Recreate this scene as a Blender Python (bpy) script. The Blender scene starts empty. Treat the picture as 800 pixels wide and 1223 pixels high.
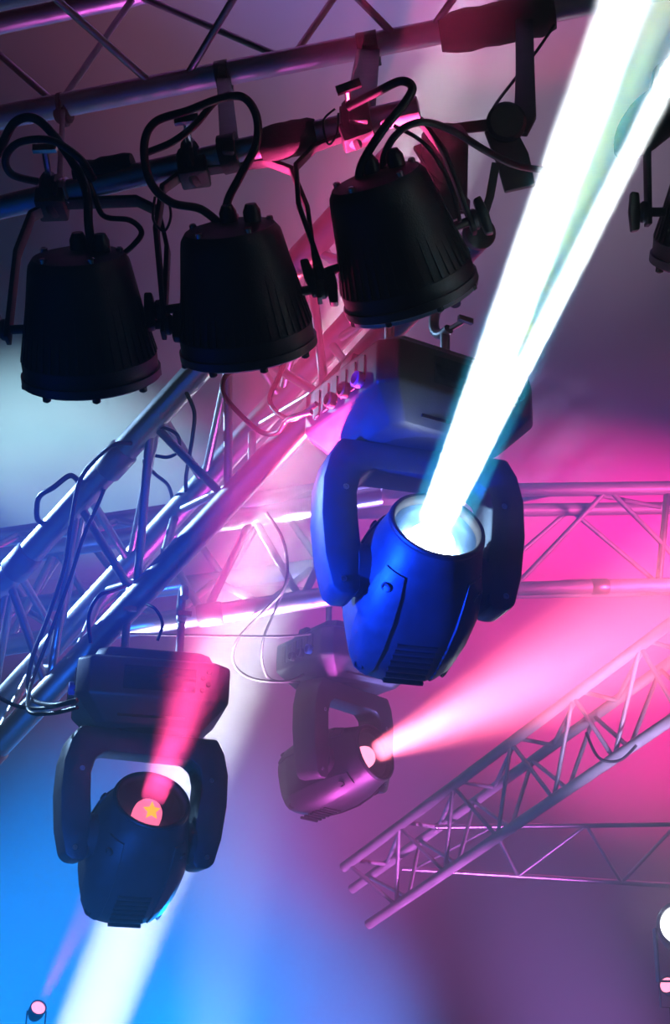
import bpy, bmesh, math, random
from mathutils import Vector, Matrix, Quaternion

random.seed(7)
scene = bpy.context.scene
COL = scene.collection

# ------------------------------------------------------------------ camera
F = 1600.0                       # focal length in pixels of the 800x1223 frame
PITCH, ROLL = math.radians(22.0), math.radians(1.3)
CAM = Vector((0, 0, 1.6))
V = Vector((0, math.cos(PITCH), math.sin(PITCH)))
R0 = Vector((1, 0, 0)); U0 = Vector((0, -math.sin(PITCH), math.cos(PITCH)))
RGT = R0 * math.cos(ROLL) + U0 * math.sin(ROLL)
UPV = U0 * math.cos(ROLL) - R0 * math.sin(ROLL)
cam_data = bpy.data.cameras.new('camera')
cam_data.sensor_fit = 'VERTICAL'; cam_data.sensor_height = 36.0
cam_data.lens = F / 1223.0 * 36.0
cam_data.clip_start = 0.02; cam_data.clip_end = 200
cam = bpy.data.objects.new('camera', cam_data)
mw = Matrix((( RGT.x, UPV.x, -V.x, CAM.x), (RGT.y, UPV.y, -V.y, CAM.y), (RGT.z, UPV.z, -V.z, CAM.z), (0, 0, 0, 1)))
cam.matrix_world = mw
COL.objects.link(cam); scene.camera = cam

def P(px, py, d):
    """world point seen at (px, py) at distance d along the view axis"""
    return CAM + d * (V + RGT * ((px - 400) / F) + UPV * ((611.5 - py) / F))

# ------------------------------------------------------------------ world: dark hall filled with thin stage haze
HAZE = 0.08
world = bpy.data.worlds.new('hall'); scene.world = world
world.use_nodes = True
nt = world.node_tree; nt.nodes.clear()
wo = nt.nodes.new('ShaderNodeOutputWorld')
bg = nt.nodes.new('ShaderNodeBackground'); bg.inputs[0].default_value = (0, 0, 0, 1); bg.inputs[1].default_value = 0
vs = nt.nodes.new('ShaderNodeVolumeScatter'); vs.inputs['Color'].default_value = (1, 1, 1, 1)
vs.inputs['Density'].default_value = HAZE; vs.inputs['Anisotropy'].default_value = 0.0
nt.links.new(bg.outputs[0], wo.inputs['Surface']); nt.links.new(vs.outputs[0], wo.inputs['Volume'])

scene.view_settings.view_transform = 'Standard'; scene.view_settings.look = 'None'
scene.view_settings.gamma = 1.0; scene.view_settings.exposure = 0.0
scene.view_settings.use_curve_mapping = False
cy = scene.cycles
cy.use_denoising = True
cy.volume_bounces = 0; cy.max_bounces = 4; cy.diffuse_bounces = 1; cy.glossy_bounces = 3
cy.transmission_bounces = 4; cy.transparent_max_bounces = 8
cy.sample_clamp_indirect = 2.0; cy.caustics_reflective = False; cy.caustics_refractive = False

def spot(name, loc, target, color, power, angle, blend=0.5, radius=0.03):
    L = bpy.data.lights.new(name, 'SPOT')
    L.color = color; L.energy = power; L.spot_size = math.radians(angle); L.spot_blend = blend
    L.shadow_soft_size = radius
    o = bpy.data.objects.new(name, L); COL.objects.link(o)
    o.location = loc
    o.rotation_euler = (Vector(target) - Vector(loc)).to_track_quat('-Z', 'Y').to_euler()
    return o

def beam(name, loc, n, color, power, spread, size):
    """round lamp aperture that throws a near-parallel beam"""
    L = bpy.data.lights.new(name, 'AREA'); L.shape = 'DISK'; L.size = size; L.spread = math.radians(spread)
    L.color = color; L.energy = power
    o = bpy.data.objects.new(name, L); COL.objects.link(o)
    o.location = loc
    o.rotation_euler = Vector(n).to_track_quat('-Z', 'Y').to_euler()
    return o

WHITE = (1, 1, 1); PINK = (1, .06, .28); MAG = (1, .03, .42); BLUE = (.01, .06, 1); AZURE = (.005, .27, 1); CYAN = (.3, .85, 1); RED = (1, .12, .15)
# lights without fixtures: inferred show lamps, and colour fills added around them
beam('floor_beam_lamp', P(50, 1380, 4.2), P(312, 700, 3.7) - P(50, 1380, 4.2), (.86, .9, 1), 32, 4.0, .21)
spot('azure_front_fill', (-.75, .7, .5), P(165, 960, 2.8), (.01, .14, 1), 520, 17, 1.0, .06)  # unseen fill added to turn the lower left lamp an even navy
spot('azure_back_lamp', P(-600, 1560, 3.9), P(-130, 1270, 6.0), AZURE, 4500, 36, 1.0, .08)
spot('azure_band_fill', P(400, 1360, 6.4), P(20, 1500, 2.8), AZURE, 6000, 24, 1.0, .08)  # unseen light added to colour the haze along the bottom azure
spot('azure_cloth_fill', P(330, 1640, 5.6), P(330, 1250, 8.7), AZURE, 1600, 50, 1.0, .1)  # added fill tinting the lower back cloth azure, no such lamp seen
spot('lavender_truss_fill', P(1000, 1400, 3.8), P(730, 870, 5.6), (.7, .5, 1), 420, 24, 1.0, .06)  # added to lift the faint sloping truss out of silhouette
spot('slate_haze_fill', P(780, 1850, 3.4), P(660, 980, 3.8), (.3, .27, 1), 1400, 34, 1.0, .08)  # added from below for a bluish veil over the lower right
spot('blue_key_lamp', (-1.7, 1.3, 1.9), P(480, 640, 2.25), (.003, .045, 1), 5000, 16, .8, .05)
spot('cyan_fabric_fill', P(-900, 1100, 3.5), P(50, 570, 7.5), (.45, .85, 1), 3000, 22, 1.0, .05)  # unseen fill added for the cyan on the left fabric
spot('truss_wash_lamp', P(-500, 350, 4.2), P(110, 690, 2.9), (.35, .62, 1), 700, 30, .8, .05)
spot('magenta_truss_fill', P(1500, 800, 3.6), P(720, 690, 5.6), (1, .08, .4), 600, 36, 1.0, .08)  # added fill brightening the right box truss and the haze before it
spot('magenta_back_fill', P(1250, 1250, 6.2), P(740, 740, 8.6), (1, .02, .30), 3000, 54, 1.0, .1)  # added behind the trusses to colour the back cloth magenta
spot('violet_haze_fill', P(460, 1850, 3.15), P(380, 850, 3.4), (.9, .12, .8), 1150, 27, 1.0, .08)  # unseen, added to veil the far moving head in violet haze
spot('violet_back_fill', P(1100, 1700, 4.0), P(400, 930, 8.0), (.75, .15, .8), 1500, 32, 1.0, .08)  # added violet tint for the lower back cloth
spot('pink_truss_lamp', P(700, 900, 3.2), P(370, 470, 2.7), (1, .1, .2), 200, 17, .7, .04)
spot('white_truss_fill', P(250, 1500, 3.2), P(280, 660, 3.6), (.9, .85, 1), 650, 22, .8, .05)  # added whitish fill on the left box truss
spot('top_warm_fill', P(-500, -300, 3.5), P(250, 60, 5.0), (1, .3, .3), 60, 70, 1.0, .1)  # added dim red tint for the upper left fabric
spot('top_violet_fill', P(1300, 700, 3.4), P(620, 200, 6), (.75, .62, .75), 200, 44, 1.0, .1)  # added mauve tint for the upper right fabric

# ------------------------------------------------------------------ materials
def mat(name, color, rough=.5, metal=0.0, noise=0.0, nscale=30.0, bump=0.0, bscale=200.0, spec=.5, emit=None, estr=0.0, colb=None):
    m = bpy.data.materials.new(name); m.use_nodes = True
    n = m.node_tree; b = n.nodes['Principled BSDF']
    b.inputs['Base Color'].default_value = (*color, 1); b.inputs['Roughness'].default_value = rough
    b.inputs['Metallic'].default_value = metal; b.inputs['Specular IOR Level'].default_value = spec
    tc = n.nodes.new('ShaderNodeTexCoord')
    if noise:
        t = n.nodes.new('ShaderNodeTexNoise'); t.inputs['Scale'].default_value = nscale; t.inputs['Detail'].default_value = 4
        n.links.new(tc.outputs['Object'], t.inputs['Vector'])
        r = n.nodes.new('ShaderNodeValToRGB')
        c2 = colb or tuple(c * (1 - noise) for c in color)
        r.color_ramp.elements[0].position = .35; r.color_ramp.elements[1].position = .65
        r.color_ramp.elements[0].color = (*c2, 1); r.color_ramp.elements[1].color = (*color, 1)
        n.links.new(t.outputs['Fac'], r.inputs['Fac']); n.links.new(r.outputs['Color'], b.inputs['Base Color'])
        mr = n.nodes.new('ShaderNodeMapRange'); mr.inputs['To Min'].default_value = rough * .8; mr.inputs['To Max'].default_value = min(1, rough * 1.25)
        n.links.new(t.outputs['Fac'], mr.inputs['Value']); n.links.new(mr.outputs['Result'], b.inputs['Roughness'])
    if bump:
        t2 = n.nodes.new('ShaderNodeTexNoise'); t2.inputs['Scale'].default_value = bscale; t2.inputs['Detail'].default_value = 3
        n.links.new(tc.outputs['Object'], t2.inputs['Vector'])
        bp = n.nodes.new('ShaderNodeBump'); bp.inputs['Strength'].default_value = bump; bp.inputs['Distance'].default_value = .002
        n.links.new(t2.outputs['Fac'], bp.inputs['Height']); n.links.new(bp.outputs['Normal'], b.inputs['Normal'])
    if emit:
        b.inputs['Emission Color'].default_value = (*emit, 1); b.inputs['Emission Strength'].default_value = estr
    return m

def glass_mat(name):
    m = bpy.data.materials.new(name); m.use_nodes = True
    n = m.node_tree; n.nodes.clear()
    o = n.nodes.new('ShaderNodeOutputMaterial'); mx = n.nodes.new('ShaderNodeMixShader')
    f = n.nodes.new('ShaderNodeFresnel'); f.inputs['IOR'].default_value = 1.5
    t = n.nodes.new('ShaderNodeBsdfTransparent'); t.inputs[0].default_value = (.92, .96, 1, 1)
    g = n.nodes.new('ShaderNodeBsdfGlossy'); g.inputs['Roughness'].default_value = .05
    n.links.new(f.outputs[0], mx.inputs[0]); n.links.new(t.outputs[0], mx.inputs[1]); n.links.new(g.outputs[0], mx.inputs[2])
    n.links.new(mx.outputs[0], o.inputs['Surface'])
    return m

M = {
    'alu': mat('brushed_aluminium', (.78, .78, .80), .34, 1.0, .12, 14, .15, 90),
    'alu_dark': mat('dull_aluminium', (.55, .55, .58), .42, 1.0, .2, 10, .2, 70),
    'alu_matte': mat('weathered_aluminium', (.72, .70, .74), .55, .35, .15, 10, .2, 70),
    'black': mat('black_moulded_plastic', (.030, .030, .034), .42, 0, .25, 40, .25, 500),
    'black_paint': mat('black_powder_coat', (.007, .007, .008), .5, 0, .3, 25, .3, 400),
    'rubber': mat('black_rubber', (.010, .010, .012), .38, 0, .2, 60),
    'cloth_tape': mat('black_cloth_tape', (.008, .008, .009), .75, 0, .3, 50, .4, 300),
    'steel': mat('bright_steel', (.75, .75, .76), .22, 1.0, .1, 40),
    'reflector': mat('blue_lit_reflector', (.35, .62, .95), .2, 1.0, .05, 20),  # blue light inside the big lens put into the metal colour
    'bowl': mat('shaded_lens_bowl', (.03, .03, .035), .35, 0, .1, 20),  # darkened copy of the reflector, imitating a shaded lens interior
    'glass': glass_mat('lens_glass'),
    'fabric': mat('pale_draped_fabric', (.62, .61, .62), .95, 0, .10, 1.2, .3, 40, spec=.1),
    'wallcloth': mat('pale_back_cloth', (.45, .45, .47), .95, 0, .10, 1.0, .2, 40, spec=.1),
    'floor': mat('dark_stage_floor', (.02, .02, .022), .6, 0, .3, 3),
    'grey_cable': mat('pale_grey_cable', (.09, .08, .09), .5, 0, .1, 30),
    'socket': mat('blue_power_socket', (.02, .06, .5), .4, 0, .1, 30),
    'display': mat('dark_display_glass', (.01, .012, .02), .1, 0, .1, 30),
    'core_white': mat('white_beam_source', (1, 1, 1), .5, emit=(.85, .95, 1), estr=30),
    'core_pink': mat('pink_beam_source', (1, .3, .4), .5, emit=(1, .16, .30), estr=1.6),
    'core_pink_far': mat('salmon_beam_source', (1, .4, .4), .5, emit=(1, .25, .38), estr=3.0),
    'core_star': mat('orange_gobo_light', (1, .4, .1), .5, emit=(1, .32, .03), estr=2.2),
    'core_lamp': mat('white_lamp_source', (1, 1, 1), .5, emit=(.9, .95, 1), estr=6),
}

# ------------------------------------------------------------------ geometry helpers
def link(name, bm, material, parent=None, smooth=True, bevel=0.0, bseg=2, angle=40):
    me = bpy.data.meshes.new(name)
    bmesh.ops.recalc_face_normals(bm, faces=bm.faces)
    bm.to_mesh(me); bm.free()
    me.materials.append(material if not isinstance(material, str) else M[material])
    o = bpy.data.objects.new(name, me); COL.objects.link(o)
    if parent: o.parent = parent
    if smooth:
        for p in me.polygons: p.use_smooth = True
        md = o.modifiers.new('edges', 'EDGE_SPLIT'); md.split_angle = math.radians(angle)
    if bevel:
        b = o.modifiers.new('bevel', 'BEVEL'); b.width = bevel; b.segments = bseg; b.limit_method = 'ANGLE'; b.angle_limit = math.radians(30)
        if smooth: o.modifiers.move(1, 0)
    return o

def thing(name, label, cat, loc=(0, 0, 0), group=None, matrix=None):
    o = bpy.data.objects.new(name, None); COL.objects.link(o)
    o.empty_display_size = .05
    if matrix is not None: o.matrix_world = matrix
    else: o.location = loc
    return tag(o, label, cat, group)

def tag(o, label, cat, group=None, kind=None):
    o['label'] = label; o['category'] = cat
    if group: o['group'] = group
    if kind: o['kind'] = kind
    return o

def b_box(bm, c, s, mtx=None):
    r = bmesh.ops.create_cube(bm, size=1.0)
    m = Matrix.Translation(c) @ Matrix.Diagonal((*s, 1))
    if mtx: m = mtx @ m
    bmesh.ops.transform(bm, matrix=m, verts=r['verts'])
    return r['verts']

def b_tube(bm, pts, r, seg=12, cap=True, closed=False):
    pts = [Vector(p) for p in pts]; n = len(pts)
    rad = r if isinstance(r, (list, tuple)) else [r] * n
    tan = []
    for i in range(n):
        if closed: t = pts[(i + 1) % n] - pts[i - 1]
        else: t = pts[min(i + 1, n - 1)] - pts[max(i - 1, 0)]
        tan.append(t.normalized())
    a = tan[0].orthogonal().normalized(); rings = []
    for i in range(n):
        if i:
            q = tan[i - 1].rotation_difference(tan[i]); a = q @ a
        a = (a - tan[i] * a.dot(tan[i])).normalized(); b = tan[i].cross(a)
        rings.append([bm.verts.new(pts[i] + (a * math.cos(2 * math.pi * k / seg) + b * math.sin(2 * math.pi * k / seg)) * rad[i]) for k in range(seg)])
    for i in range(n if closed else n - 1):
        A, B = rings[i], rings[(i + 1) % n]
        for k in range(seg): bm.faces.new((A[k], A[(k + 1) % seg], B[(k + 1) % seg], B[k]))
    if cap and not closed:
        bm.faces.new(rings[0][::-1]); bm.faces.new(rings[-1])

def b_lathe(bm, prof, seg=32, mtx=None, close=False, sq=None, cap=True):
    """prof: (radius, z) pairs around Z; sq: list of exponents (2 = round) per ring"""
    rings = []; allv = []
    for i, (r, z) in enumerate(prof):
        if r < 1e-6:
            v = bm.verts.new((0, 0, z)); rings.append([v]); allv.append(v); continue
        ring = []
        for k in range(seg):
            t = 2 * math.pi * (k + .5) / seg; c, s = math.cos(t), math.sin(t)
            f = 1.0
            if sq: f = (abs(c) ** sq[i] + abs(s) ** sq[i]) ** (-1 / sq[i])
            ring.append(bm.verts.new((r * f * c, r * f * s, z)))
        rings.append(ring); allv += ring
    pairs = list(zip(rings, rings[1:])) + ([(rings[-1], rings[0])] if close else [])
    for A, B in pairs:
        if len(A) == 1 and len(B) == 1: continue
        for k in range(seg):
            k2 = (k + 1) % seg
            if len(A) == 1: bm.faces.new((A[0], B[k2], B[k]))
            elif len(B) == 1: bm.faces.new((A[k], A[k2], B[0]))
            else: bm.faces.new((A[k], A[k2], B[k2], B[k]))
    if not close and cap:
        if len(rings[0]) > 1: bm.faces.new(rings[0][::-1])
        if len(rings[-1]) > 1: bm.faces.new(rings[-1])
    if mtx: bmesh.ops.transform(bm, matrix=mtx, verts=allv)
    return allv

def b_prism(bm, poly, h0, h1, mtx=None):
    """polygon in XZ, extruded along Y from h0 to h1"""
    a = [bm.verts.new((x, h0, z)) for x, z in poly]; b = [bm.verts.new((x, h1, z)) for x, z in poly]
    bm.faces.new(a); bm.faces.new(b[::-1]); n = len(poly)
    for i in range(n): bm.faces.new((a[i], b[i], b[(i + 1) % n], a[(i + 1) % n]))
    if mtx: bmesh.ops.transform(bm, matrix=mtx, verts=a + b)

def b_loft(bm, rects, ch=.18):
    """stack of chamfered rectangles (hx, hy, z)"""
    rings = []
    for hx, hy, z in rects:
        c = min(hx, hy) * ch
        pts = [(hx, hy - c), (hx - c, hy), (-hx + c, hy), (-hx, hy - c), (-hx, -hy + c), (-hx + c, -hy), (hx - c, -hy), (hx, -hy + c)]
        rings.append([bm.verts.new((x, y, z)) for x, y in pts])
    for A, B in zip(rings, rings[1:]):
        for k in range(8): bm.faces.new((A[k], A[(k + 1) % 8], B[(k + 1) % 8], B[k]))
    bm.faces.new(rings[0][::-1]); bm.faces.new(rings[-1])

def new(): return bmesh.new()
def axis_m(p, d):
    """matrix putting local +Z along d at p"""
    return Matrix.Translation(p) @ Vector(d).to_track_quat('Z', 'Y').to_matrix().to_4x4()

def smooth_path(pts, sub=8):
    pts = [Vector(p) for p in pts]; out = []
    n = len(pts)
    for i in range(n - 1):
        p0, p1, p2, p3 = pts[max(i - 1, 0)], pts[i], pts[i + 1], pts[min(i + 2, n - 1)]
        for k in range(sub):
            t = k / sub
            out.append(.5 * ((2 * p1) + (p2 - p0) * t + (2 * p0 - 5 * p1 + 4 * p2 - p3) * t * t + (3 * p1 - p0 - 3 * p2 + p3) * t ** 3))
    out.append(pts[-1]); return out

# ------------------------------------------------------------------ setting: draped fabric lining, back cloth, stage floor
def fabric_sheet(name, prof, x0, x1, nx, nv, fold, material, seed):
    """sheet swept in x along a YZ profile with hanging folds"""
    bm = new(); rnd = random.Random(seed)
    ph = [rnd.uniform(0, 6.28) for _ in range(6)]
    pts = smooth_path([(0, y, z) for y, z in prof], nv)
    grid = []
    for j, p in enumerate(pts):
        t = (pts[min(j + 1, len(pts) - 1)] - pts[max(j - 1, 0)]).normalized()
        nrm = Vector((0, -t.z, t.y))
        row = []
        for i in range(nx + 1):
            x = x0 + (x1 - x0) * i / nx
            s = j / len(pts)
            d = math.sin(x * 2.1 + ph[0] + 1.3 * math.sin(s * 9 + ph[1])) * .5 + math.sin(x * 4.7 + ph[2] + 2.2 * s * 6) * .25 \
                + math.sin(x * .9 + s * 21 + ph[3]) * .5 + math.sin(x * 3.1 - s * 37 + ph[4]) * .18 + abs(math.sin(x * 1.7 + s * 13 + ph[5])) * .5
            row.append(bm.verts.new(Vector((x, p.y, p.z)) + nrm * d * fold))
        grid.append(row)
    for a, b in zip(grid, grid[1:]):
        for i in range(nx): bm.faces.new((a[i], a[i + 1], b[i + 1], b[i]))
    o = link(name, bm, material, angle=80)
    o['kind'] = 'structure'
    return o

o = fabric_sheet('ceiling', [(8.6, 4.55), (7.5, 4.75), (6, 5.15), (4.5, 5.55), (3.0, 5.9), (1.8, 6.1)], -7, 7, 150, 22, .085, 'fabric', 3)
o['label'] = 'pale fabric lining draped in soft folds behind the trusses'
o = fabric_sheet('wall_back', [(8.9, -.1), (8.85, 1.2), (8.8, 2.6), (8.75, 4.7)], -7, 7, 90, 8, .03, 'wallcloth', 5)
o['label'] = 'hazy back cloth behind the stage'
bm = new(); b_box(bm, (0, 4, -.1), (15, 12, .2)); o = link('floor', bm, 'floor', smooth=False); o['kind'] = 'structure'; o['label'] = 'dark stage floor below the frame'

# ------------------------------------------------------------------ trusses
def truss(name, label, cat, chords, faces, bays, rc, rb, group=None, m='alu', couplers=(), extra=()):
    """chords: (start, end) pairs; faces: (i, j, offset); braces zig-zag between the two chords of a face"""
    base = chords[0][0]
    t = thing(name, label, cat, base, group)
    for a, b in chords:
        bm = new(); b_tube(bm, [a - base, b - base], rc, 20); link('chord', bm, m, t)
    brace_count = 0
    for i, j, off in faces:
        (a0, a1), (b0, b1) = chords[i], chords[j]
        k = off
        seq = []
        s = 0
        while k <= bays + 1e-6:
            u = k / bays
            if 0 <= u <= 1: seq.append((a0.lerp(a1, u) if s % 2 == 0 else b0.lerp(b1, u)))
            else: seq.append(None)
            s += 1; k += .5
        for p, q in zip(seq, seq[1:]):
            if p is None or q is None: continue
            d = (q - p).normalized()
            bm = new(); b_tube(bm, [p - base + d * rc * .7, q - base - d * rc * .7], rb, 10); link('brace', bm, m, t)
    for p, q in extra:
        bm = new(); b_tube(bm, [p - base, q - base], rb, 10); link('brace', bm, m, t)
    for ci, u in couplers:
        a, b = chords[ci]; p = a.lerp(b, u); d = (b - a).normalized()
        bm = new(); b_lathe(bm, [(rc * 1.02, -.035), (rc * 1.16, -.03), (rc * 1.16, .03), (rc * 1.02, .035)], 20, axis_m(p - base, d)); link('coupler', bm, 'alu_dark', t)
    return t

# sloping triangular truss across the left half
diag = truss('triangular_truss', 'shiny sloping triangular truss lit blue and pink across the left half', 'truss',
      [(P(-70, 776, 3.06), P(470, 188, 2.64)), (P(-90, 984, 3.06), P(575, 277, 2.62)), (P(-60, 905, 3.3), P(470, 330, 2.9))],
      [(0, 1, .0), (2, 1, .25), (0, 2, .12)], 6, .029, .0095, couplers=[(0, .20), (1, .13), (0, .42)])

# horizontal box truss behind it, left and right of the big lamp
left_box = truss('box_truss', 'white lit horizontal box truss between the sloping truss and big lamp', 'truss',
      [(P(-60, 676, 3.7), P(455, 592, 3.75)), (P(-60, 781, 3.6), P(455, 703, 3.65)), (P(-60, 650, 4.1), P(455, 576, 4.15)), (P(-60, 735, 4.05), P(455, 668, 4.1))],
      [(0, 1, .08), (2, 3, .3), (0, 2, .2), (1, 3, .2)], 4.4, .0275, .011, group='horizontal box trusses', couplers=[(1, .6)])
right_box = truss('box_truss', 'pink hazed horizontal box truss right of the big lamp', 'truss',
      [(P(425, 588, 5.2), P(860, 582, 5.4)), (P(425, 708, 5.1), P(860, 697, 5.3)), (P(425, 612, 5.6), P(860, 606, 5.8)), (P(425, 712, 5.6), P(860, 702, 5.8))],
      [(0, 1, .30), (2, 3, .1), (0, 2, .1)], 1.9, .0275, .010, group='horizontal box trusses', couplers=[(1, .66)], m='alu_matte')
bm = new(); b_tube(bm, [P(797, 585, 5.37) - P(425, 588, 5.2), P(786, 699, 5.27) - P(425, 588, 5.2)], .014, 10); link('end_post', bm, 'alu', right_box)

far = truss('triangular_truss', 'faint sloping triangular truss veiled in purple haze at the lower right', 'truss',
      [(P(410, 1036, 6.75), P(860, 700, 5.4)), (P(440, 1104, 6.6), P(860, 820, 5.3)), (P(420, 1062, 7.1), P(860, 748, 5.8))],
      [(0, 1, .1), (2, 1, .35), (0, 2, .2)], 6.2, .024, .010, m='alu_matte')
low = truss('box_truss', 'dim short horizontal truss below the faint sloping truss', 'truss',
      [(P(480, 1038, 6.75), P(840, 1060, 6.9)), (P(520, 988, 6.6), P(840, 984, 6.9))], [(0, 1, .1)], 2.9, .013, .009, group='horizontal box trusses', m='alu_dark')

T1 = (P(-60, 152, 2.95), P(800, -16, 2.75)); T0 = (P(-60, 40, 3.25), P(800, -140, 3.05)); T2 = (P(-60, 10, 2.75), P(800, -170, 2.55))
tl = lambda c, u: c[0].lerp(c[1], u)
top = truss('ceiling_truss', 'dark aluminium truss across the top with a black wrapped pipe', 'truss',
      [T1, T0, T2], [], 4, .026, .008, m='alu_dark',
      extra=[(tl(T1, .16), tl(T0, .27)), (tl(T1, .16), tl(T0, .03)), (tl(T1, .30), tl(T2, .14)), (tl(T1, .34), tl(T2, .46)), (tl(T1, .49), tl(T0, .27)), (tl(T1, .49), tl(T0, .6)),
             (tl(T1, .64), tl(T2, .5)), (tl(T1, .68), tl(T2, .82)), (tl(T1, .82), tl(T0, .62)), (tl(T1, .84), tl(T0, .95))])
def wrap(parent, p0, p1, r, name='tape_wrap', base=None, m='cloth_tape'):
    base = Vector(parent.location) if base is None else base
    bm = new(); n = 9
    pts = [p0.lerp(p1, i / (n - 1)) - base for i in range(n)]
    b_tube(bm, pts, [r * (1 + .07 * random.uniform(-1, 1)) * (.8 if i in (0, n - 1) else 1) for i in range(n)], 18)
    return link(name, bm, m, parent)
wrap(top, P(525, 42, 2.81), P(662, 15, 2.78), .044)
wrap(top, P(66, 133, 2.925), P(84, 130, 2.92), .030)

# bar that carries the three black cans
BAR0, BAR1 = P(-60, 262, 2.12), P(500, 130, 1.98)
bar = thing('lighting_bar', 'aluminium pipe carrying the three black stage cans', 'pipe', BAR0)
bm = new(); b_tube(bm, [Vector(), BAR1 - BAR0], .0185, 20); link('pipe', bm, 'alu_dark', bar)
def barp(px):
    u = (px + 60) / 560.0
    return BAR0.lerp(BAR1, u)
wrap(bar, barp(98) + UPV * .02, barp(168) + UPV * .02, .02)
wrap(bar, barp(320), barp(385), .027)
wrap(bar, barp(80), barp(92), .022, 'pipe_ring', m='alu')
wrap(bar, barp(225), barp(250), .024)

# ------------------------------------------------------------------ moving head lights
def ring_mesh(bm, r, tube, z, seg=28, mtx=None):
    pts = [(r * math.cos(2 * math.pi * k / seg), r * math.sin(2 * math.pi * k / seg), z) for k in range(seg)]
    if mtx: pts = [mtx @ Vector(p) for p in pts]
    b_tube(bm, pts, tube, 8, closed=True)

def moving_head(label, loc, scale, base_yaw, n, core, refl, group='moving head lights', star=False, clamp_len=.10, cr=1.0):
    """hanging moving-head light; origin at the joint of base and yoke, n = world direction of its beam"""
    t = thing('moving_head_light', label, 'stage light', loc, group)
    n = Vector(n).normalized()
    S = Matrix.Scale(scale, 4)
    BY = S @ Matrix.Rotation(base_yaw, 4, 'Z')
    def put(o, m): o.matrix_local = m; return o
    # --- base box
    bm = new(); b_loft(bm, [(.105, .095, 0), (.115, .105, .004), (.156, .142, .048), (.160, .146, .053), (.160, .146, .128), (.150, .136, .136)])
    base = put(link('base', bm, 'black', t, bevel=.004), BY)
    bm = new(); b_loft(bm, [(.122, .110, .134), (.128, .116, .140), (.118, .106, .162), (.105, .095, .166)])
    link('top_plate', bm, 'black', base, bevel=.003)
    for s in (-1, 1):
        bm = new(); b_prism(bm, [(s * .128, .134), (s * .152, .134), (s * .147, .156), (s * .132, .156)], -.02, .02); link('carry_handle', bm, 'black', base, bevel=.004)
        for k in range(6):
            bm = new(); b_box(bm, (s * .1605, -.075 + .03 * k, .092), (.004, .016, .05)); link('vent_slat', bm, 'black_paint', base)
    bm = new(); b_box(bm, (0.01, -.1465, .090), (.15, .004, .050)); link('display_panel', bm, 'display', base, bevel=.001)
    for k in range(4):
        bm = new(); b_lathe(bm, [(.006, 0), (.006, .004), (.004, .006)], 12, axis_m((.10 + .012 * (k % 2), -.146, .072 + .013 * k), (0, -1, 0))); link('menu_button', bm, 'black_paint', base)
    for k in range(3):
        bm = new(); b_lathe(bm, [(.014, 0), (.014, .012), (.010, .014), (.010, .004)], 16, axis_m((-.160, -.07 + .045 * k, .075), (-1, 0, 0))); link('socket', bm, 'socket' if k == 0 else 'black_paint', base)
    bm = new(); b_box(bm, (0, -.116, .024), (.14, .003, .022), Matrix.Rotation(0, 4, 'X')); link('name_plate', bm, 'black_paint', base)
    # --- two hook clamps on top
    for s in (-1, 1):
        c = Vector((s * .06, 0, .166)); L = clamp_len
        bm = new(); b_tube(bm, [c, c + Vector((0, 0, L))], .009, 12); cl = link('clamp', bm, 'alu_dark', base)
        bm = new(); pts = [c + Vector((0, .036 * math.cos(a), L + .036 + .036 * math.sin(a))) for a in [math.radians(x) for x in range(-110, 171, 20)]]
        b_tube(bm, pts, .010, 10); link('clamp_hook', bm, 'alu_dark', cl)
        bm = new(); b_tube(bm, [c + Vector((0, -.02, L)), c + Vector((0, -.06, L - .004))], .005, 8); b_box(bm, c + Vector((0, -.064, L - .004)), (.03, .008, .01)); link('clamp_screw', bm, 'steel', cl)
        bm = new(); b_box(bm, c + Vector((0, 0, .005)), (.05, .09, .012)); link('clamp_plate', bm, 'black_paint', cl, bevel=.002)
    # --- yoke
    pan = math.atan2(n.x, -n.y); tilt = math.asin(n.z)
    PM = S @ Matrix.Rotation(pan, 4, 'Z')
    st = [((-.143, -.274), (-.118, -.274)), ((-.158, -.263), (-.110, -.262)), ((-.172, -.21), (-.110, -.19)), ((-.180, -.14), (-.116, -.14)),
          ((-.179, -.075), (-.119, -.095)), ((-.168, -.03), (-.112, -.065)), ((-.150, 0), (-.092, -.050))]
    st = st + [((-o_[0], o_[1]), (-i_[0], i_[1])) for o_, i_ in st[::-1]]
    bm = new(); rows = []
    for o_, i_ in st:
        row = []
        for (x_, z_), y_ in ((o_, -1), (i_, -1), (i_, 1), (o_, 1)):
            k = max(0, min(1, (-z_ - .05) / .2)); row.append(bm.verts.new((x_, y_ * .043 * (1 - .10 * k), z_)))
        rows.append(row)
    for A, B in zip(rows, rows[1:]):
        for k in range(4): bm.faces.new((A[k], A[(k + 1) % 4], B[(k + 1) % 4], B[k]))
    bm.faces.new(rows[0][::-1]); bm.faces.new(rows[-1])
    yoke = put(link('yoke', bm, 'black', t, bevel=.014, bseg=2, angle=28), PM)
    bm = new(); b_lathe(bm, [(.07, -.003), (.085, 0), (.085, .006)], 28); link('pan_bearing', bm, 'black_paint', yoke)
    for s in (-1, 1):
        bm = new(); b_lathe(bm, [(.045, 0), (.045, .03)], 24, axis_m((s * .085, 0, -.218), (s, 0, 0))); link('tilt_bearing', bm, 'black', yoke)
        for z in (-.09, -.25):
            bm = new(); b_lathe(bm, [(.0055, 0), (.0055, .003), (.003, .003), (.003, .001)], 10, axis_m((s * .14, -.0425 + (.004 if z < -.2 else .001), z), (0, -1, 0))); link('screw', bm, 'steel', yoke)
    # --- head, built with its beam along local +Z, then tilted about the bearing axis
    HM = PM @ Matrix.Translation((0, 0, -.218)) @ Matrix.Rotation(math.pi / 2 - tilt, 4, 'X') @ Matrix.Translation((0, 0, -.018))
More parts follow.
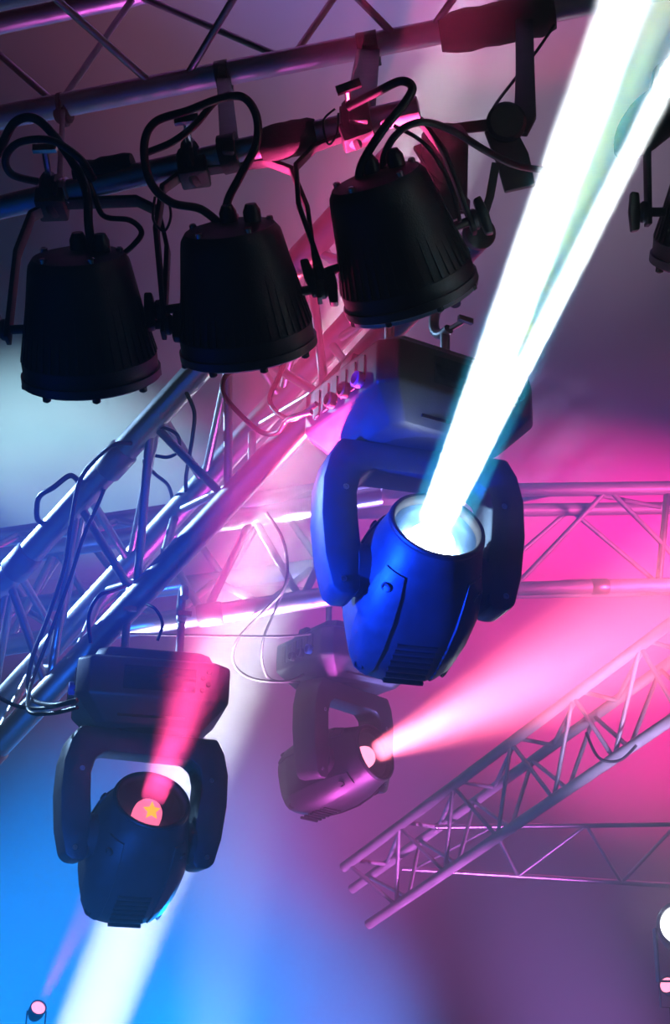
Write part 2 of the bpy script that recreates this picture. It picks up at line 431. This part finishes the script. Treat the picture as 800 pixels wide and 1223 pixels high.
    prof = [(.0, -.160), (.070, -.160), (.080, -.152), (.096, -.11), (.102, -.05), (.103, 0), (.097, .05), (.087, .095), (.083, .118), (.082, .128), (.079, .131), (.072, .131), (.070, .126), (.070, .10), (.062, .085)]
    sq = [2, 3.2, 3.2, 3.4, 3.4, 3.2, 2.8, 2.2, 2, 2, 2, 2, 2, 2, 2]
    bm = new(); b_lathe(bm, prof, 40, sq=sq, cap=False); head = put(link('head', bm, 'black', t, angle=32), HM)
    bm = new(); b_lathe(bm, [(.0697, .118), (.064, .105), (.052, .088), (.034, .078), (0, .076)], 36, cap=False); link('reflector', bm, refl, head)
    bm = new(); b_lathe(bm, [(.070, .122), (.066, .1255), (.048, .1285), (.025, .130), (0, .1305)], 36, cap=False); link('lens', bm, 'glass', head)
    bm = new(); ring_mesh(bm, .0765, .0045, .131, 40); link('lens_ring', bm, 'black_paint', head)
    bm = new(); b_lathe(bm, [(r_ * cr, z_) for r_, z_ in [(0, .0775), (.031, .0775), (.031, .092), (.029, .103), (.024, .112), (.016, .119), (.008, .1225), (0, .1235)]], 28); link('lamp_core', bm, core, head)
    if star:
        bm = new(); vs_ = []
        for k in range(10):
            a = math.pi / 2 + k * math.pi / 5; r = .019 if k % 2 == 0 else .009
            vs_.append((r * math.cos(a), r * math.sin(a)))
        m4 = Matrix.Rotation(math.pi / 2, 4, 'X')
        b_prism(bm, vs_, -.001, .0015); bmesh.ops.transform(bm, matrix=Matrix(((1, 0, 0, 0), (0, 0, 1, 0), (0, 1, 0, 0), (0, 0, 0, 1))), verts=bm.verts)
        sd = Vector((0, -.55, .84)).normalized(); bmesh.ops.transform(bm, matrix=axis_m(Vector((0, 0, .092)) + sd * .0335, sd), verts=bm.verts)
        link('star_gobo', bm, 'core_star', head, smooth=False)
    def shell_r(z):
        zs = [(p[1], p[0]) for p in prof[1:10]]; es = [(p[1], e) for p, e in zip(prof[1:10], sq[1:10])]
        def ip(tb):
            for (z0, v0), (z1, v1) in zip(tb, tb[1:]):
                if z0 <= z <= z1: return v0 + (v1 - v0) * (z - z0) / (z1 - z0)
            return tb[-1][1]
        return ip(zs), ip(es)
    def shell_pt(ang, z, off):
        r, e = shell_r(z); c, s_ = math.cos(ang), math.sin(ang)
        f = (abs(c) ** e + abs(s_) ** e) ** (-1 / e)
        return Vector(((r + off) * f * c, (r + off) * f * s_, z))
    for mid in (45, 135, 225, 315):
        bm = new(); zz = [-.148, -.115, -.06, 0, .05, .082]; ww = [9, 15, 17, 17, 15, 11]
        g = [[[bm.verts.new(shell_pt(math.radians(mid + w * q), z, of)) for q in (-1, -.5, 0, .5, 1)] for z, w in zip(zz, ww)] for of in (-.002, .0035)]
        lo, hi = g
        for i in range(5):
            for k in range(4):
                bm.faces.new((hi[i][k], hi[i][k + 1], hi[i + 1][k + 1], hi[i + 1][k]))
            bm.faces.new((lo[i][0], hi[i][0], hi[i + 1][0], lo[i + 1][0])); bm.faces.new((lo[i][4], hi[i][4], hi[i + 1][4], lo[i + 1][4]))
        for k in range(4):
            bm.faces.new((lo[0][k], hi[0][k], hi[0][k + 1], lo[0][k + 1])); bm.faces.new((lo[5][k], hi[5][k], hi[5][k + 1], lo[5][k + 1]))
        pan_ = link('side_panel', bm, 'black', head, angle=30)
        for z in (-.125, .055):
            p = shell_pt(math.radians(mid), z, .002); d_ = Vector((p.x, p.y, 0)).normalized()
            bm = new(); b_lathe(bm, [(.009, 0), (.009, .0035), (.0065, .0035), (.005, .001), (0, .001)], 14, axis_m(p, d_)); link('screw', bm, 'black_paint', head)
    for k in range(7):
        bm = new(); b_box(bm, (0, -.1015, -.130 + .014 * k), (.07, .006, .006)); link('cooling_rib', bm, 'black_paint', head)
    lens = Vector(loc) + (HM @ Vector((0, 0, .14)))
    return t, lens, n

N_MAIN = (.222, -.841, .479)
main, L1, n1 = moving_head('big blue lit moving head light firing the white beam, beside the pink truss', P(499, 547, 2.30), .99, math.radians(30), N_MAIN, 'core_white', 'reflector', cr=1.3)
lft, L2, n2 = moving_head('moving head light hanging at the lower left with a pink lens and star', P(174, 879, 2.80), .97, math.radians(12), (.31, -.746, .589), 'core_pink', 'bowl', star=True)
farh, L3, n3 = moving_head('hazy violet moving head light behind the big lamp, throwing a wide pink beam', P(412, 824, 3.8), 1.0, math.radians(32), (.75, -.61, .24), 'core_pink_far', 'bowl')

# their beams
def aim(L, n): return L + n
def dirto(L, px, py, d): return P(px, py, d)
n1b = (n1 + RGT * .085).normalized()
beam('white_beam', L1 - RGT * .006, (n1 - RGT * .012).normalized(), (.9, .97, 1), 42, 1.6, .056)
beam('thin_white_beam', L1 + RGT * .012, n1b, (.9, .98, 1), 14, 1.2, .026)
beam('yellow_beam', L1, (n1 + RGT * .04).normalized(), (.75, .9, .12), 2.8, 3.2, .03)
beam('cyan_beam_edge', L1, (n1 + RGT * .02).normalized(), (.03, .6, 1), 7, 4.5, .10)
beam('pink_beam', L2, n2, PINK, 12, 17, .052)
beam('wide_pink_beam', L3, n3, (1, .15, .26), 80, 30, .06)

# ------------------------------------------------------------------ black stage cans
def stage_can(label, rear, adir, pivot_right, barpt, L=.172, group='black stage cans', r0=.073, r1=.100, pale=False):
    """rear: world point of the rear cap centre; adir: beam direction; pivot_right: direction of pivot axis"""
    a = Vector(adir).normalized(); x = Vector(pivot_right); x = (x - a * x.dot(a)).normalized(); y = a.cross(x) * -1
    z = -a; y = z.cross(x)
    m = Matrix(((x.x, y.x, z.x, rear.x), (x.y, y.y, z.y, rear.y), (x.z, y.z, z.z, rear.z), (0, 0, 0, 1)))
    t = thing('stage_can', label, 'stage light', rear, group)
    ml = Matrix.Translation(-rear) @ m
    def put(o): o.matrix_local = ml; return o
    bm = new(); b_lathe(bm, [(0, .006), (r0 * .55, .006), (r0 * .9, .0), (r0, -.010), (r0 * 1.03, -.02), (r1 * .97, -L * .85), (r1, -L * .87), (r1, -L)], 44)
    body = put(link('body', bm, 'black_paint', t, angle=35))
    # cooling fins around the lower flank: too fine to pick apart
    bm = new()
    for k in range(44):
        ang = 2 * math.pi * k / 44; mm = Matrix.Rotation(ang, 4, 'Z')
        rr = lambda q: r0 * 1.03 + (r1 * .97 - r0 * 1.03) * q
        ln = .35 + .3 * random.random()
        v = [bm.verts.new(mm @ Vector(p)) for p in [(rr(1 - ln) - .002, -.0022, -L * .85 * (1 - ln)), (rr(1) + .004, -.0022, -L * .86), (rr(1) - .004, -.0022, -L * .86),
                                                    (rr(1 - ln) - .002, .0022, -L * .85 * (1 - ln)), (rr(1) + .004, .0022, -L * .86), (rr(1) - .004, .0022, -L * .86)]]
        bm.faces.new(v[:3]); bm.faces.new(v[3:][::-1]); bm.faces.new((v[0], v[3], v[4], v[1])); bm.faces.new((v[1], v[4], v[5], v[2]))
    fo = link('cooling_fins', bm, 'black_paint', body, smooth=False); fo['kind'] = 'stuff'
    bm = new(); b_lathe(bm, [(r1 * .9, -L), (r1 * 1.035, -L), (r1 * 1.035, -L - .012), (r1 * .96, -L - .016), (r1 * .9, -L - .010)], 44, close=True); bez = put(link('bezel', bm, 'black', t))
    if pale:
        bm = new(); b_lathe(bm, [(r1 * .9, -L - .011), (r1 * 1.01, -L - .011), (r1 * 1.01, -L - .019), (r1 * .9, -L - .019)], 44, close=True); link('lit_rim_ring', bm, 'alu_matte', bez)  # added ring, its pale colour imitating beam light on the rim edge
    for k in range(8):
        ang = 2 * math.pi * (k + .3) / 8
        bm = new(); b_lathe(bm, [(.006, 0), (.006, -.006), (.003, -.008)], 10, Matrix.Translation((r1 * .98 * math.cos(ang), r1 * .98 * math.sin(ang), -L - .013))); link('screw', bm, 'black_paint', bez)
    bm = new(); b_lathe(bm, [(r1 * .94, -L - .004), (r1 * .6, -L - .010), (0, -L - .013)], 36, cap=False); put(link('lens', bm, 'glass', t))
    bm = new(); b_lathe(bm, [(r1 * .93, -L + .002), (0, -L + .002)], 36, cap=False); put(link('led_plate', bm, 'display', t))
    for k in range(5):
        ang = 2 * math.pi * (k + .15) / 5
        bm = new(); b_lathe(bm, [(.0055, 0), (.0055, .006), (.003, .008)], 10, Matrix.Translation((r0 * .82 * math.cos(ang), r0 * .82 * math.sin(ang), .0))); sc = link('screw', bm, 'steel', body)
    bm = new(); b_lathe(bm, [(.013, 0), (.013, .016), (.008, .026)], 14, Matrix.Translation((0, .015, .004))); link('cable_gland', bm, 'rubber', body)
    bm = new(); b_lathe(bm, [(.013, 0), (.013, .016), (.008, .026)], 14, Matrix.Translation((.035, .0, .004))); link('cable_gland', bm, 'rubber', body)
    # yoke: flat strap from both pivots up to the bar clamp
    piv = m @ Vector((0, 0, -L * .62)); hw = r1 + .015
    up = (barpt - piv); up = (up - x * up.dot(x)); H = up.length; upn = up.normalized()
    yv = upn.cross(x)
    ym = Matrix(((x.x, yv.x, upn.x, piv.x), (x.y, yv.y, upn.y, piv.y), (x.z, yv.z, upn.z, piv.z), (0, 0, 0, 1)))
    yl = Matrix.Translation(-rear) @ ym
    xs = (barpt - piv).dot(x)
    path = [(-hw, -.02), (-hw, H * .55), (-hw * .86, H * .84), (-hw * .55 , H * .93), (hw * .55, H * .93), (hw * .86, H * .84), (hw, H * .55), (hw, -.02)]
    th = .0035
    bm = new(); outer = []; inner = []
    for i, (px_, pz) in enumerate(path):
        p = Vector((px_, 0, pz)); q0 = Vector((path[max(i - 1, 0)][0], 0, path[max(i - 1, 0)][1])); q1 = Vector((path[min(i + 1, 7)][0], 0, path[min(i + 1, 7)][1]))
        tt = (q1 - q0).normalized(); nn = Vector((-tt.z, 0, tt.x))
        w = .0115
        ring = [bm.verts.new(p + nn * th + Vector((0, w, 0))), bm.verts.new(p + nn * th - Vector((0, w, 0))), bm.verts.new(p - nn * th - Vector((0, w, 0))), bm.verts.new(p - nn * th + Vector((0, w, 0)))]
        outer.append(ring)
    for A, B in zip(outer, outer[1:]):
        for k in range(4): bm.faces.new((A[k], A[(k + 1) % 4], B[(k + 1) % 4], B[k]))
    bm.faces.new(outer[0][::-1]); bm.faces.new(outer[-1])
    yk = link('yoke', bm, 'black_paint', t, bevel=.001); yk.matrix_local = yl
    for s in (-1, 1):
        bm = new(); b_tube(bm, [(s * (r1 * .9), 0, 0), (s * (hw + .012), 0, 0)], .007, 12); b_lathe(bm, [(.016, 0), (.016, .006), (.012, .010)], 16, axis_m((s * (hw + .003), 0, 0), (s, 0, 0)))
        kn = link('tilt_knob', bm, 'rubber', yk)
        bm = new(); b_prism(bm, [(s * (hw + .014), -.028), (s * (hw + .026), -.030), (s * (hw + .029), 0), (s * (hw + .026), .030), (s * (hw + .014), .028), (s * (hw + .012), 0)], -.008, .008); link('knob_handle', bm, 'rubber', kn, bevel=.003)
    # clamp at the bar
    c = Vector((xs, 0, H * .95))
    bm = new(); b_box(bm, c + Vector((0, 0, -.006)), (.045, .05, .03)); ck = link('clamp', bm, 'black_paint', yk, bevel=.004)
    bm = new(); bd = (BAR1 - BAR0).normalized(); lb = (ym.inverted().to_3x3() @ bd)
    ring_mesh(bm, .028, .010, 0, 20, axis_m(Vector((xs, 0, H)), lb)); link('clamp_jaw', bm, 'black_paint', ck)
    bm = new(); b_tube(bm, [c + Vector((0, -.03, .02)), c + Vector((.004, -.085, .03))], .005, 8); b_box(bm, c + Vector((.005, -.085, .03)), (.036, .008, .012)); link('wing_nut', bm, 'steel', ck)
    return t, m

def idir(dx, dy, away):
    q = (RGT * dx - UPV * dy).normalized()
    return (q * math.cos(math.radians(away)) + V * math.sin(math.radians(away)))
can1, m1 = stage_can('black stage can hanging leftmost on the aluminium pipe, pointing straight down', P(93, 305, 1.93), idir(.04, 1, 24), RGT * 1 - UPV * .02, barp(70))
can2, m2 = stage_can('middle black stage can of the three on the pipe, under a big cable loop', P(274, 272, 1.93), idir(.14, 1, 24), RGT + UPV * .10, barp(240))
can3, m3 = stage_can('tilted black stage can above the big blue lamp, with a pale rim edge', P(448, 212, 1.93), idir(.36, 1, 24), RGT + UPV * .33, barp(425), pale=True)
can4, m4 = stage_can('dark stage can cut off by the right edge of the picture', P(876, 165, 1.95), idir(.0, 1, 24), RGT + UPV * .05, P(846, 50, 2.0))

# ------------------------------------------------------------------ hanging black brackets between the top truss and the bar
def strap(bm, pts, w, th, side):
    """flat bar along pts; side = direction of its width"""
    rings = []
    for i, p in enumerate(pts):
        tt = (pts[min(i + 1, len(pts) - 1)] - pts[max(i - 1, 0)]).normalized()
        s = (side - tt * side.dot(tt)).normalized(); nn = tt.cross(s)
        ww = w[i] if isinstance(w, (list, tuple)) else w
        rings.append([bm.verts.new(p + s * ww + nn * th), bm.verts.new(p - s * ww + nn * th), bm.verts.new(p - s * ww - nn * th), bm.verts.new(p + s * ww - nn * th)])
    for A, B in zip(rings, rings[1:]):
        for k in range(4): bm.faces.new((A[k], A[(k + 1) % 4], B[(k + 1) % 4], B[k]))
    bm.faces.new(rings[0][::-1]); bm.faces.new(rings[-1])

def hanger(label, top_, bot, w, r_top, r_bot, dirt, dirb):
    t = thing('pipe_hanger', label, 'bracket', top_, 'black pipe hangers')
    bm = new(); strap(bm, [Vector(), (bot - top_) * .5, bot - top_], w, .005, RGT); link('drop_strap', bm, 'black_paint', t, bevel=.002)
    for p, r, d in ((top_, r_top, dirt), (bot, r_bot, dirb)):
        bm = new(); b_lathe(bm, [(r, -w * .9), (r + .010, -w * .9), (r + .010, w * .9), (r, w * .9)], 22, axis_m(p - top_, d), close=True); cl = link('pipe_clamp', bm, 'black_paint', t)
        bm = new(); b_box(bm, p - top_ - V * (r + .012), (w * 1.2, .012, .022)); link('bolt_block', bm, 'black_paint', cl, bevel=.003)
TD = (P(800, -12, 2.75) - P(-60, 158, 2.95)).normalized(); BD = (BAR1 - BAR0).normalized()
hanger('black strap hanger above the middle can', P(267, 93, 2.87), barp(284), .015, .027, .02, TD, BD)
hanger('wide black strap hanger above the tilted can', P(440, 59, 2.83), barp(432), .024, .027, .02, TD, BD)
hanger('thin black strap hanger above the leftmost can', P(75, 131, 2.92), barp(78), .005, .027, .02, TD, BD)

# folded bracket beside the white beam
b0 = P(626, 25, 2.75)
br = thing('folding_bracket', 'black hanging arm with a round pivot and flat plate beside the white beam', 'bracket', b0)
bm = new(); strap(bm, [Vector(), P(627, 85, 2.6) - b0, P(627, 140, 2.45) - b0, P(622, 160, 2.42) - b0], [.018, .018, .02, .012], .006, RGT); link('arm', bm, 'black_paint', br, bevel=.003)
bm = new(); b_lathe(bm, [(.030, -.016), (.036, -.01), (.036, .01), (.030, .016)], 24, axis_m(P(604, 147, 2.42) - b0, -V)); link('pivot_disc', bm, 'black_paint', br)
bm = new(); strap(bm, [P(594, 150, 2.43) - b0, P(612, 190, 2.42) - b0, P(621, 226, 2.41) - b0], [.026, .030, .028], .007, RGT + UPV * .35); link('plate', bm, 'black', br, bevel=.003)
bm = new(); strap(bm, [P(604, 147, 2.44) - b0, P(560, 152, 2.4) - b0, P(520, 158, 2.35) - b0], .010, .006, UPV); link('cross_bar', bm, 'black_paint', br, bevel=.002)

# small fixture tucked behind the tilted can
f0 = P(530, 200, 2.3)
fx = thing('small_spotlight', 'small dark spotlight in a yoke tucked behind the tilted can', 'stage light', f0)
bm = new(); b_lathe(bm, [(0, .07), (.028, .07), (.040, .055), (.042, -.05), (.047, -.055), (.047, -.075), (.038, -.075), (.036, -.06), (0, -.055)], 26, Matrix.Rotation(.5, 4, 'X')); link('body', bm, 'black', fx)
bm = new(); strap(bm, [P(572, 275, 2.28) - f0, P(585, 235, 2.28) - f0, P(592, 195, 2.28) - f0], .007, .004, RGT); strap(bm, [P(498, 175, 2.3) - f0, P(520, 210, 2.27) - f0, P(545, 262, 2.25) - f0], .007, .004, RGT); link('yoke', bm, 'black_paint', fx)
bm = new(); b_lathe(bm, [(.022, -.012), (.027, -.008), (.027, .008), (.022, .012)], 24, axis_m(P(572, 279, 2.24) - f0, -V + RGT * .3)); link('tilt_knob', bm, 'rubber', fx)

# dark clamp and cloth wrap at the right edge
e0 = P(775, 150, 2.05)
ew = thing('cable_bundle', 'dark taped cable bundle hanging beside the beam at the right edge', 'cable', e0)
bm = new(); b_tube(bm, smooth_path([P(820, 100, 2.0) - e0, P(790, 130, 2.0) - e0, P(762, 160, 2.0) - e0, P(738, 186, 2.0) - e0], 4), [.03, .032, .034, .034, .036, .038, .038, .036, .034, .03, .024, .016, .008], 14); link('wrap', bm, 'cloth_tape', ew)
bm = new(); b_tube(bm, smooth_path([P(830, 118, 1.99) - e0, P(795, 140, 1.97) - e0, P(790, 125, 1.97) - e0, P(815, 90, 1.97) - e0]), .006, 10); link('loose_cable', bm, 'rubber', ew)

# ------------------------------------------------------------------ cables
def cable(label, pts, r, m='rubber', cat='cable', group='black cables'):
    w = [P(*p) for p in pts]; base = w[0]
    bm = new(); b_tube(bm, smooth_path([p - base for p in w], 8), r, 10)
    o = link('cable', bm, m, None, angle=80); o.location = base
    return tag(o, label, cat, group)
D = 1.95
cable('thick black cable arching down into the leftmost can', [(-20, 215, D), (0, 178, D), (18, 146, D), (45, 143, D), (78, 180, D), (102, 225, D - .03), (106, 270, D - .03), (112, 316, D)], .0068)
cable('black cable curled into a loop above the leftmost can', [(112, 215, D), (96, 190, D - .02), (62, 168, D - .03), (24, 170, D - .03), (7, 188, D - .02), (14, 208, D), (45, 217, D + .02)], .0058)
cable('black cable bowing out to the right above the leftmost can', [(96, 195, D), (112, 232, D), (124, 258, D), (155, 263, D), (169, 277, D), (160, 292, D), (146, 304, D + .02)], .0042)
cable('big heart shaped black cable loop above the middle can', [(268, 272, D), (240, 250, D), (205, 242, D - .02), (180, 218, D - .03), (172, 175, D - .03), (185, 146, D - .03), (225, 132, D - .02), (262, 118, D - .02), (290, 116, D - .02), (306, 138, D - .02), (306, 172, D - .02), (288, 208, D - .01), (272, 240, D), (266, 275, D)], .0062)
cable('short black cable crossing inside the big loop', [(176, 182, D), (205, 170, D), (232, 150, D), (256, 122, D), (275, 113, D)], .0055)
cable('black cable rising from the tilted can in a tall hook', [(428, 222, D), (432, 196, D - .02), (455, 158, D - .04), (484, 122, D - .05), (492, 104, D - .05), (478, 97, D - .04), (450, 110, D - .02), (415, 128, D)], .0065)
cable('glossy black cable sweeping from the tilted can toward the beam', [(456, 214, D), (460, 182, D - .02), (478, 156, D - .03), (505, 146, D - .03), (540, 156, D), (580, 180, D + .05), (615, 197, D + .1), (648, 203, D + .15)], .0055)
cable('thin black cable running down to the tilted can', [(470, 150, D), (505, 170, D), (530, 205, D), (545, 245, D), (549, 265, D)], .003)
cable('thin safety wire hanging under the wrapped pipe', [(662, 30, 2.75), (640, 62, 2.7), (612, 98, 2.6), (590, 128, 2.5), (584, 150, 2.45)], .0032)
cable('thin black wire hanging left of the middle can', [(185, 235, D), (183, 262, D), (196, 276, D), (204, 258, D), (200, 235, D + .02)], .002)
cable('black wire looping in front of the tilted can yoke', [(400, 130, D - .02), (386, 145, D - .02), (392, 172, D - .02), (402, 160, D - .02), (404, 135, D - .02)], .0016)
TDp = 2.86
cable('long dark blue cable sagging off the sloping truss to the lower lamp', [(162, 530, 2.86), (140, 530, 2.80), (118, 545, TDp - .03), (95, 575, TDp), (84, 630, TDp), (76, 680, TDp), (58, 735, TDp), (38, 788, TDp - .02), (34, 830, TDp - .04), (60, 842, 2.5), (92, 836, 2.45)], .0048)
cable('second dark cable hanging beside the sloping truss', [(128, 575, 2.93), (118, 600, TDp), (100, 640, TDp), (84, 690, TDp), (55, 770, TDp), (38, 815, TDp - .02), (34, 848, 2.55), (60, 852, 2.5), (92, 845, 2.45)], .0042)
cable('dark cable arcing out of the left edge to the lower lamp', [(-20, 815, 2.6), (-5, 830, 2.6), (20, 843, 2.58), (50, 846, 2.55), (90, 838, 2.46)], .0040)
cable('black cable hanging inside the sloping truss', [(222, 468, 2.8), (232, 492, 2.8), (230, 520, 2.85), (226, 545, 2.9), (222, 572, 3.0), (222, 602, 3.1)], .0045)
cable('small black cable loop inside the sloping truss', [(172, 500, 2.84), (182, 512, 2.84), (196, 511, 2.84), (212, 520, 2.85), (213, 538, 2.9), (200, 546, 2.92), (180, 544, 2.93), (172, 552, 2.94), (185, 566, 2.98), (202, 582, 3.05), (208, 612, 3.14)], .004)
cable('dark strap hooked over the upper tube of the sloping truss', [(96, 578, 2.90), (84, 568, 2.87), (64, 582, 2.85), (48, 592, 2.87), (44, 606, 2.9), (46, 622, 2.93), (60, 626, 2.97)], .006)
cable('blue lit cable loop left of the big lamp', [(300, 440, 2.5), (272, 446, 2.5), (266, 468, 2.48), (284, 492, 2.46), (312, 516, 2.44), (332, 516, 2.4), (345, 500, 2.34), (372, 492, 2.3)], .0048)
cable('blue lit cable dropping from the truss into the big lamp', [(345, 420, 2.5), (332, 452, 2.46), (322, 476, 2.42), (332, 494, 2.38), (352, 500, 2.34), (378, 482, 2.3)], .0048)
cable('thin pale cable looping down to the hazy violet lamp', [(318, 612, 3.6), (336, 640, 3.58), (343, 672, 3.56), (338, 705, 3.55), (310, 735, 3.6), (283, 765, 3.62), (279, 792, 3.65), (300, 810, 3.68), (340, 814, 3.7), (362, 806, 3.75)], .004, 'grey_cable')
cable('second thin pale cable beside the hazy violet lamp', [(345, 690, 3.6), (330, 725, 3.6), (314, 765, 3.6), (314, 795, 3.65), (325, 812, 3.7), (358, 815, 3.75)], .0035, 'grey_cable')
cable('thin straight pale wire stretched behind the lower lamp', [(150, 757, 3.5), (230, 759, 3.5), (330, 760, 3.5), (370, 757, 3.6)], .003, 'grey_cable')
cable('black tail of wire hooked over the lower lamp clamp', [(108, 768, 2.45), (106, 735, 2.45), (118, 712, 2.45), (134, 706, 2.48), (150, 700, 2.55)], .0035)
cable('thin wire hooking right above the lower lamp', [(188, 765, 2.5), (194, 745, 2.5), (186, 728, 2.5), (176, 722, 2.52)], .003)
cable('thin cable hanging in the faint sloping truss', [(700, 875, 5.6), (715, 905, 5.5), (740, 908, 5.5), (760, 890, 5.5)], .006)

# ------------------------------------------------------------------ small far lamps near the lower edge
def small_lamp(label, loc, n, r, core):
    t = thing('small_stage_lamp', label, 'stage light', loc, 'small far stage lamps')
    m = axis_m(Vector(), n)
    bm = new(); b_lathe(bm, [(0, -r * 2.6), (r * .8, -r * 2.6), (r * 1.15, -r * 1.6), (r * 1.2, 0), (r * 1.02, 0), (r * 1.0, -r * .3), (0, -r * .35)], 28, m); link('housing', bm, 'black', t)
    bm = new(); b_lathe(bm, [(r, -r * .22), (r * .7, -r * .06), (0, 0)], 28, m); link('lens', bm, core, t)
    bm = new(); x = Vector((1, 0, 0)); strap(bm, [Vector((-r * 1.35, 0, 0)) + Vector(n) * -r, Vector((-r * 1.35, 0, -r * 2.6)) + Vector(n) * -r, Vector((r * 1.35, 0, -r * 2.6)) + Vector(n) * -r, Vector((r * 1.35, 0, 0)) + Vector(n) * -r], r * .3, r * .06, Vector((0, 1, 0))); link('yoke', bm, 'black_paint', t)
    bm = new(); b_tube(bm, [Vector(n) * -r + Vector((0, 0, -r * 2.6)), Vector(n) * -r + Vector((0, 0, -r * 2.6 - .25))], r * .25, 12); link('stand_pole', bm, 'black_paint', t)
    return Vector(loc) + Vector(n) * .03
la = small_lamp('small pink glowing lamp at the bottom left corner', P(46, 1203, 5.0), Vector((.35, -.75, .45)).normalized(), .026, 'core_pink_far')
spot('pink_floor_beam', la, la + Vector((.42, -.25, .85)), PINK, 600, 16, .5, .02)
lb = small_lamp('bright white round lamp at the right edge near the bottom', P(812, 1104, 5.2), Vector((-.25, -.95, .15)).normalized(), .075, 'core_lamp')
lc = small_lamp('small pink lamp near the bottom right corner', P(796, 1176, 5.4), Vector((-.55, -.75, .25)).normalized(), .030, 'core_pink_far')
spot('white_edge_glow', lb, lb + Vector((-.25, -.95, .15)), (.8, .9, 1), 20, 120, 1.0, .05)
bpy.context.view_layer.update()
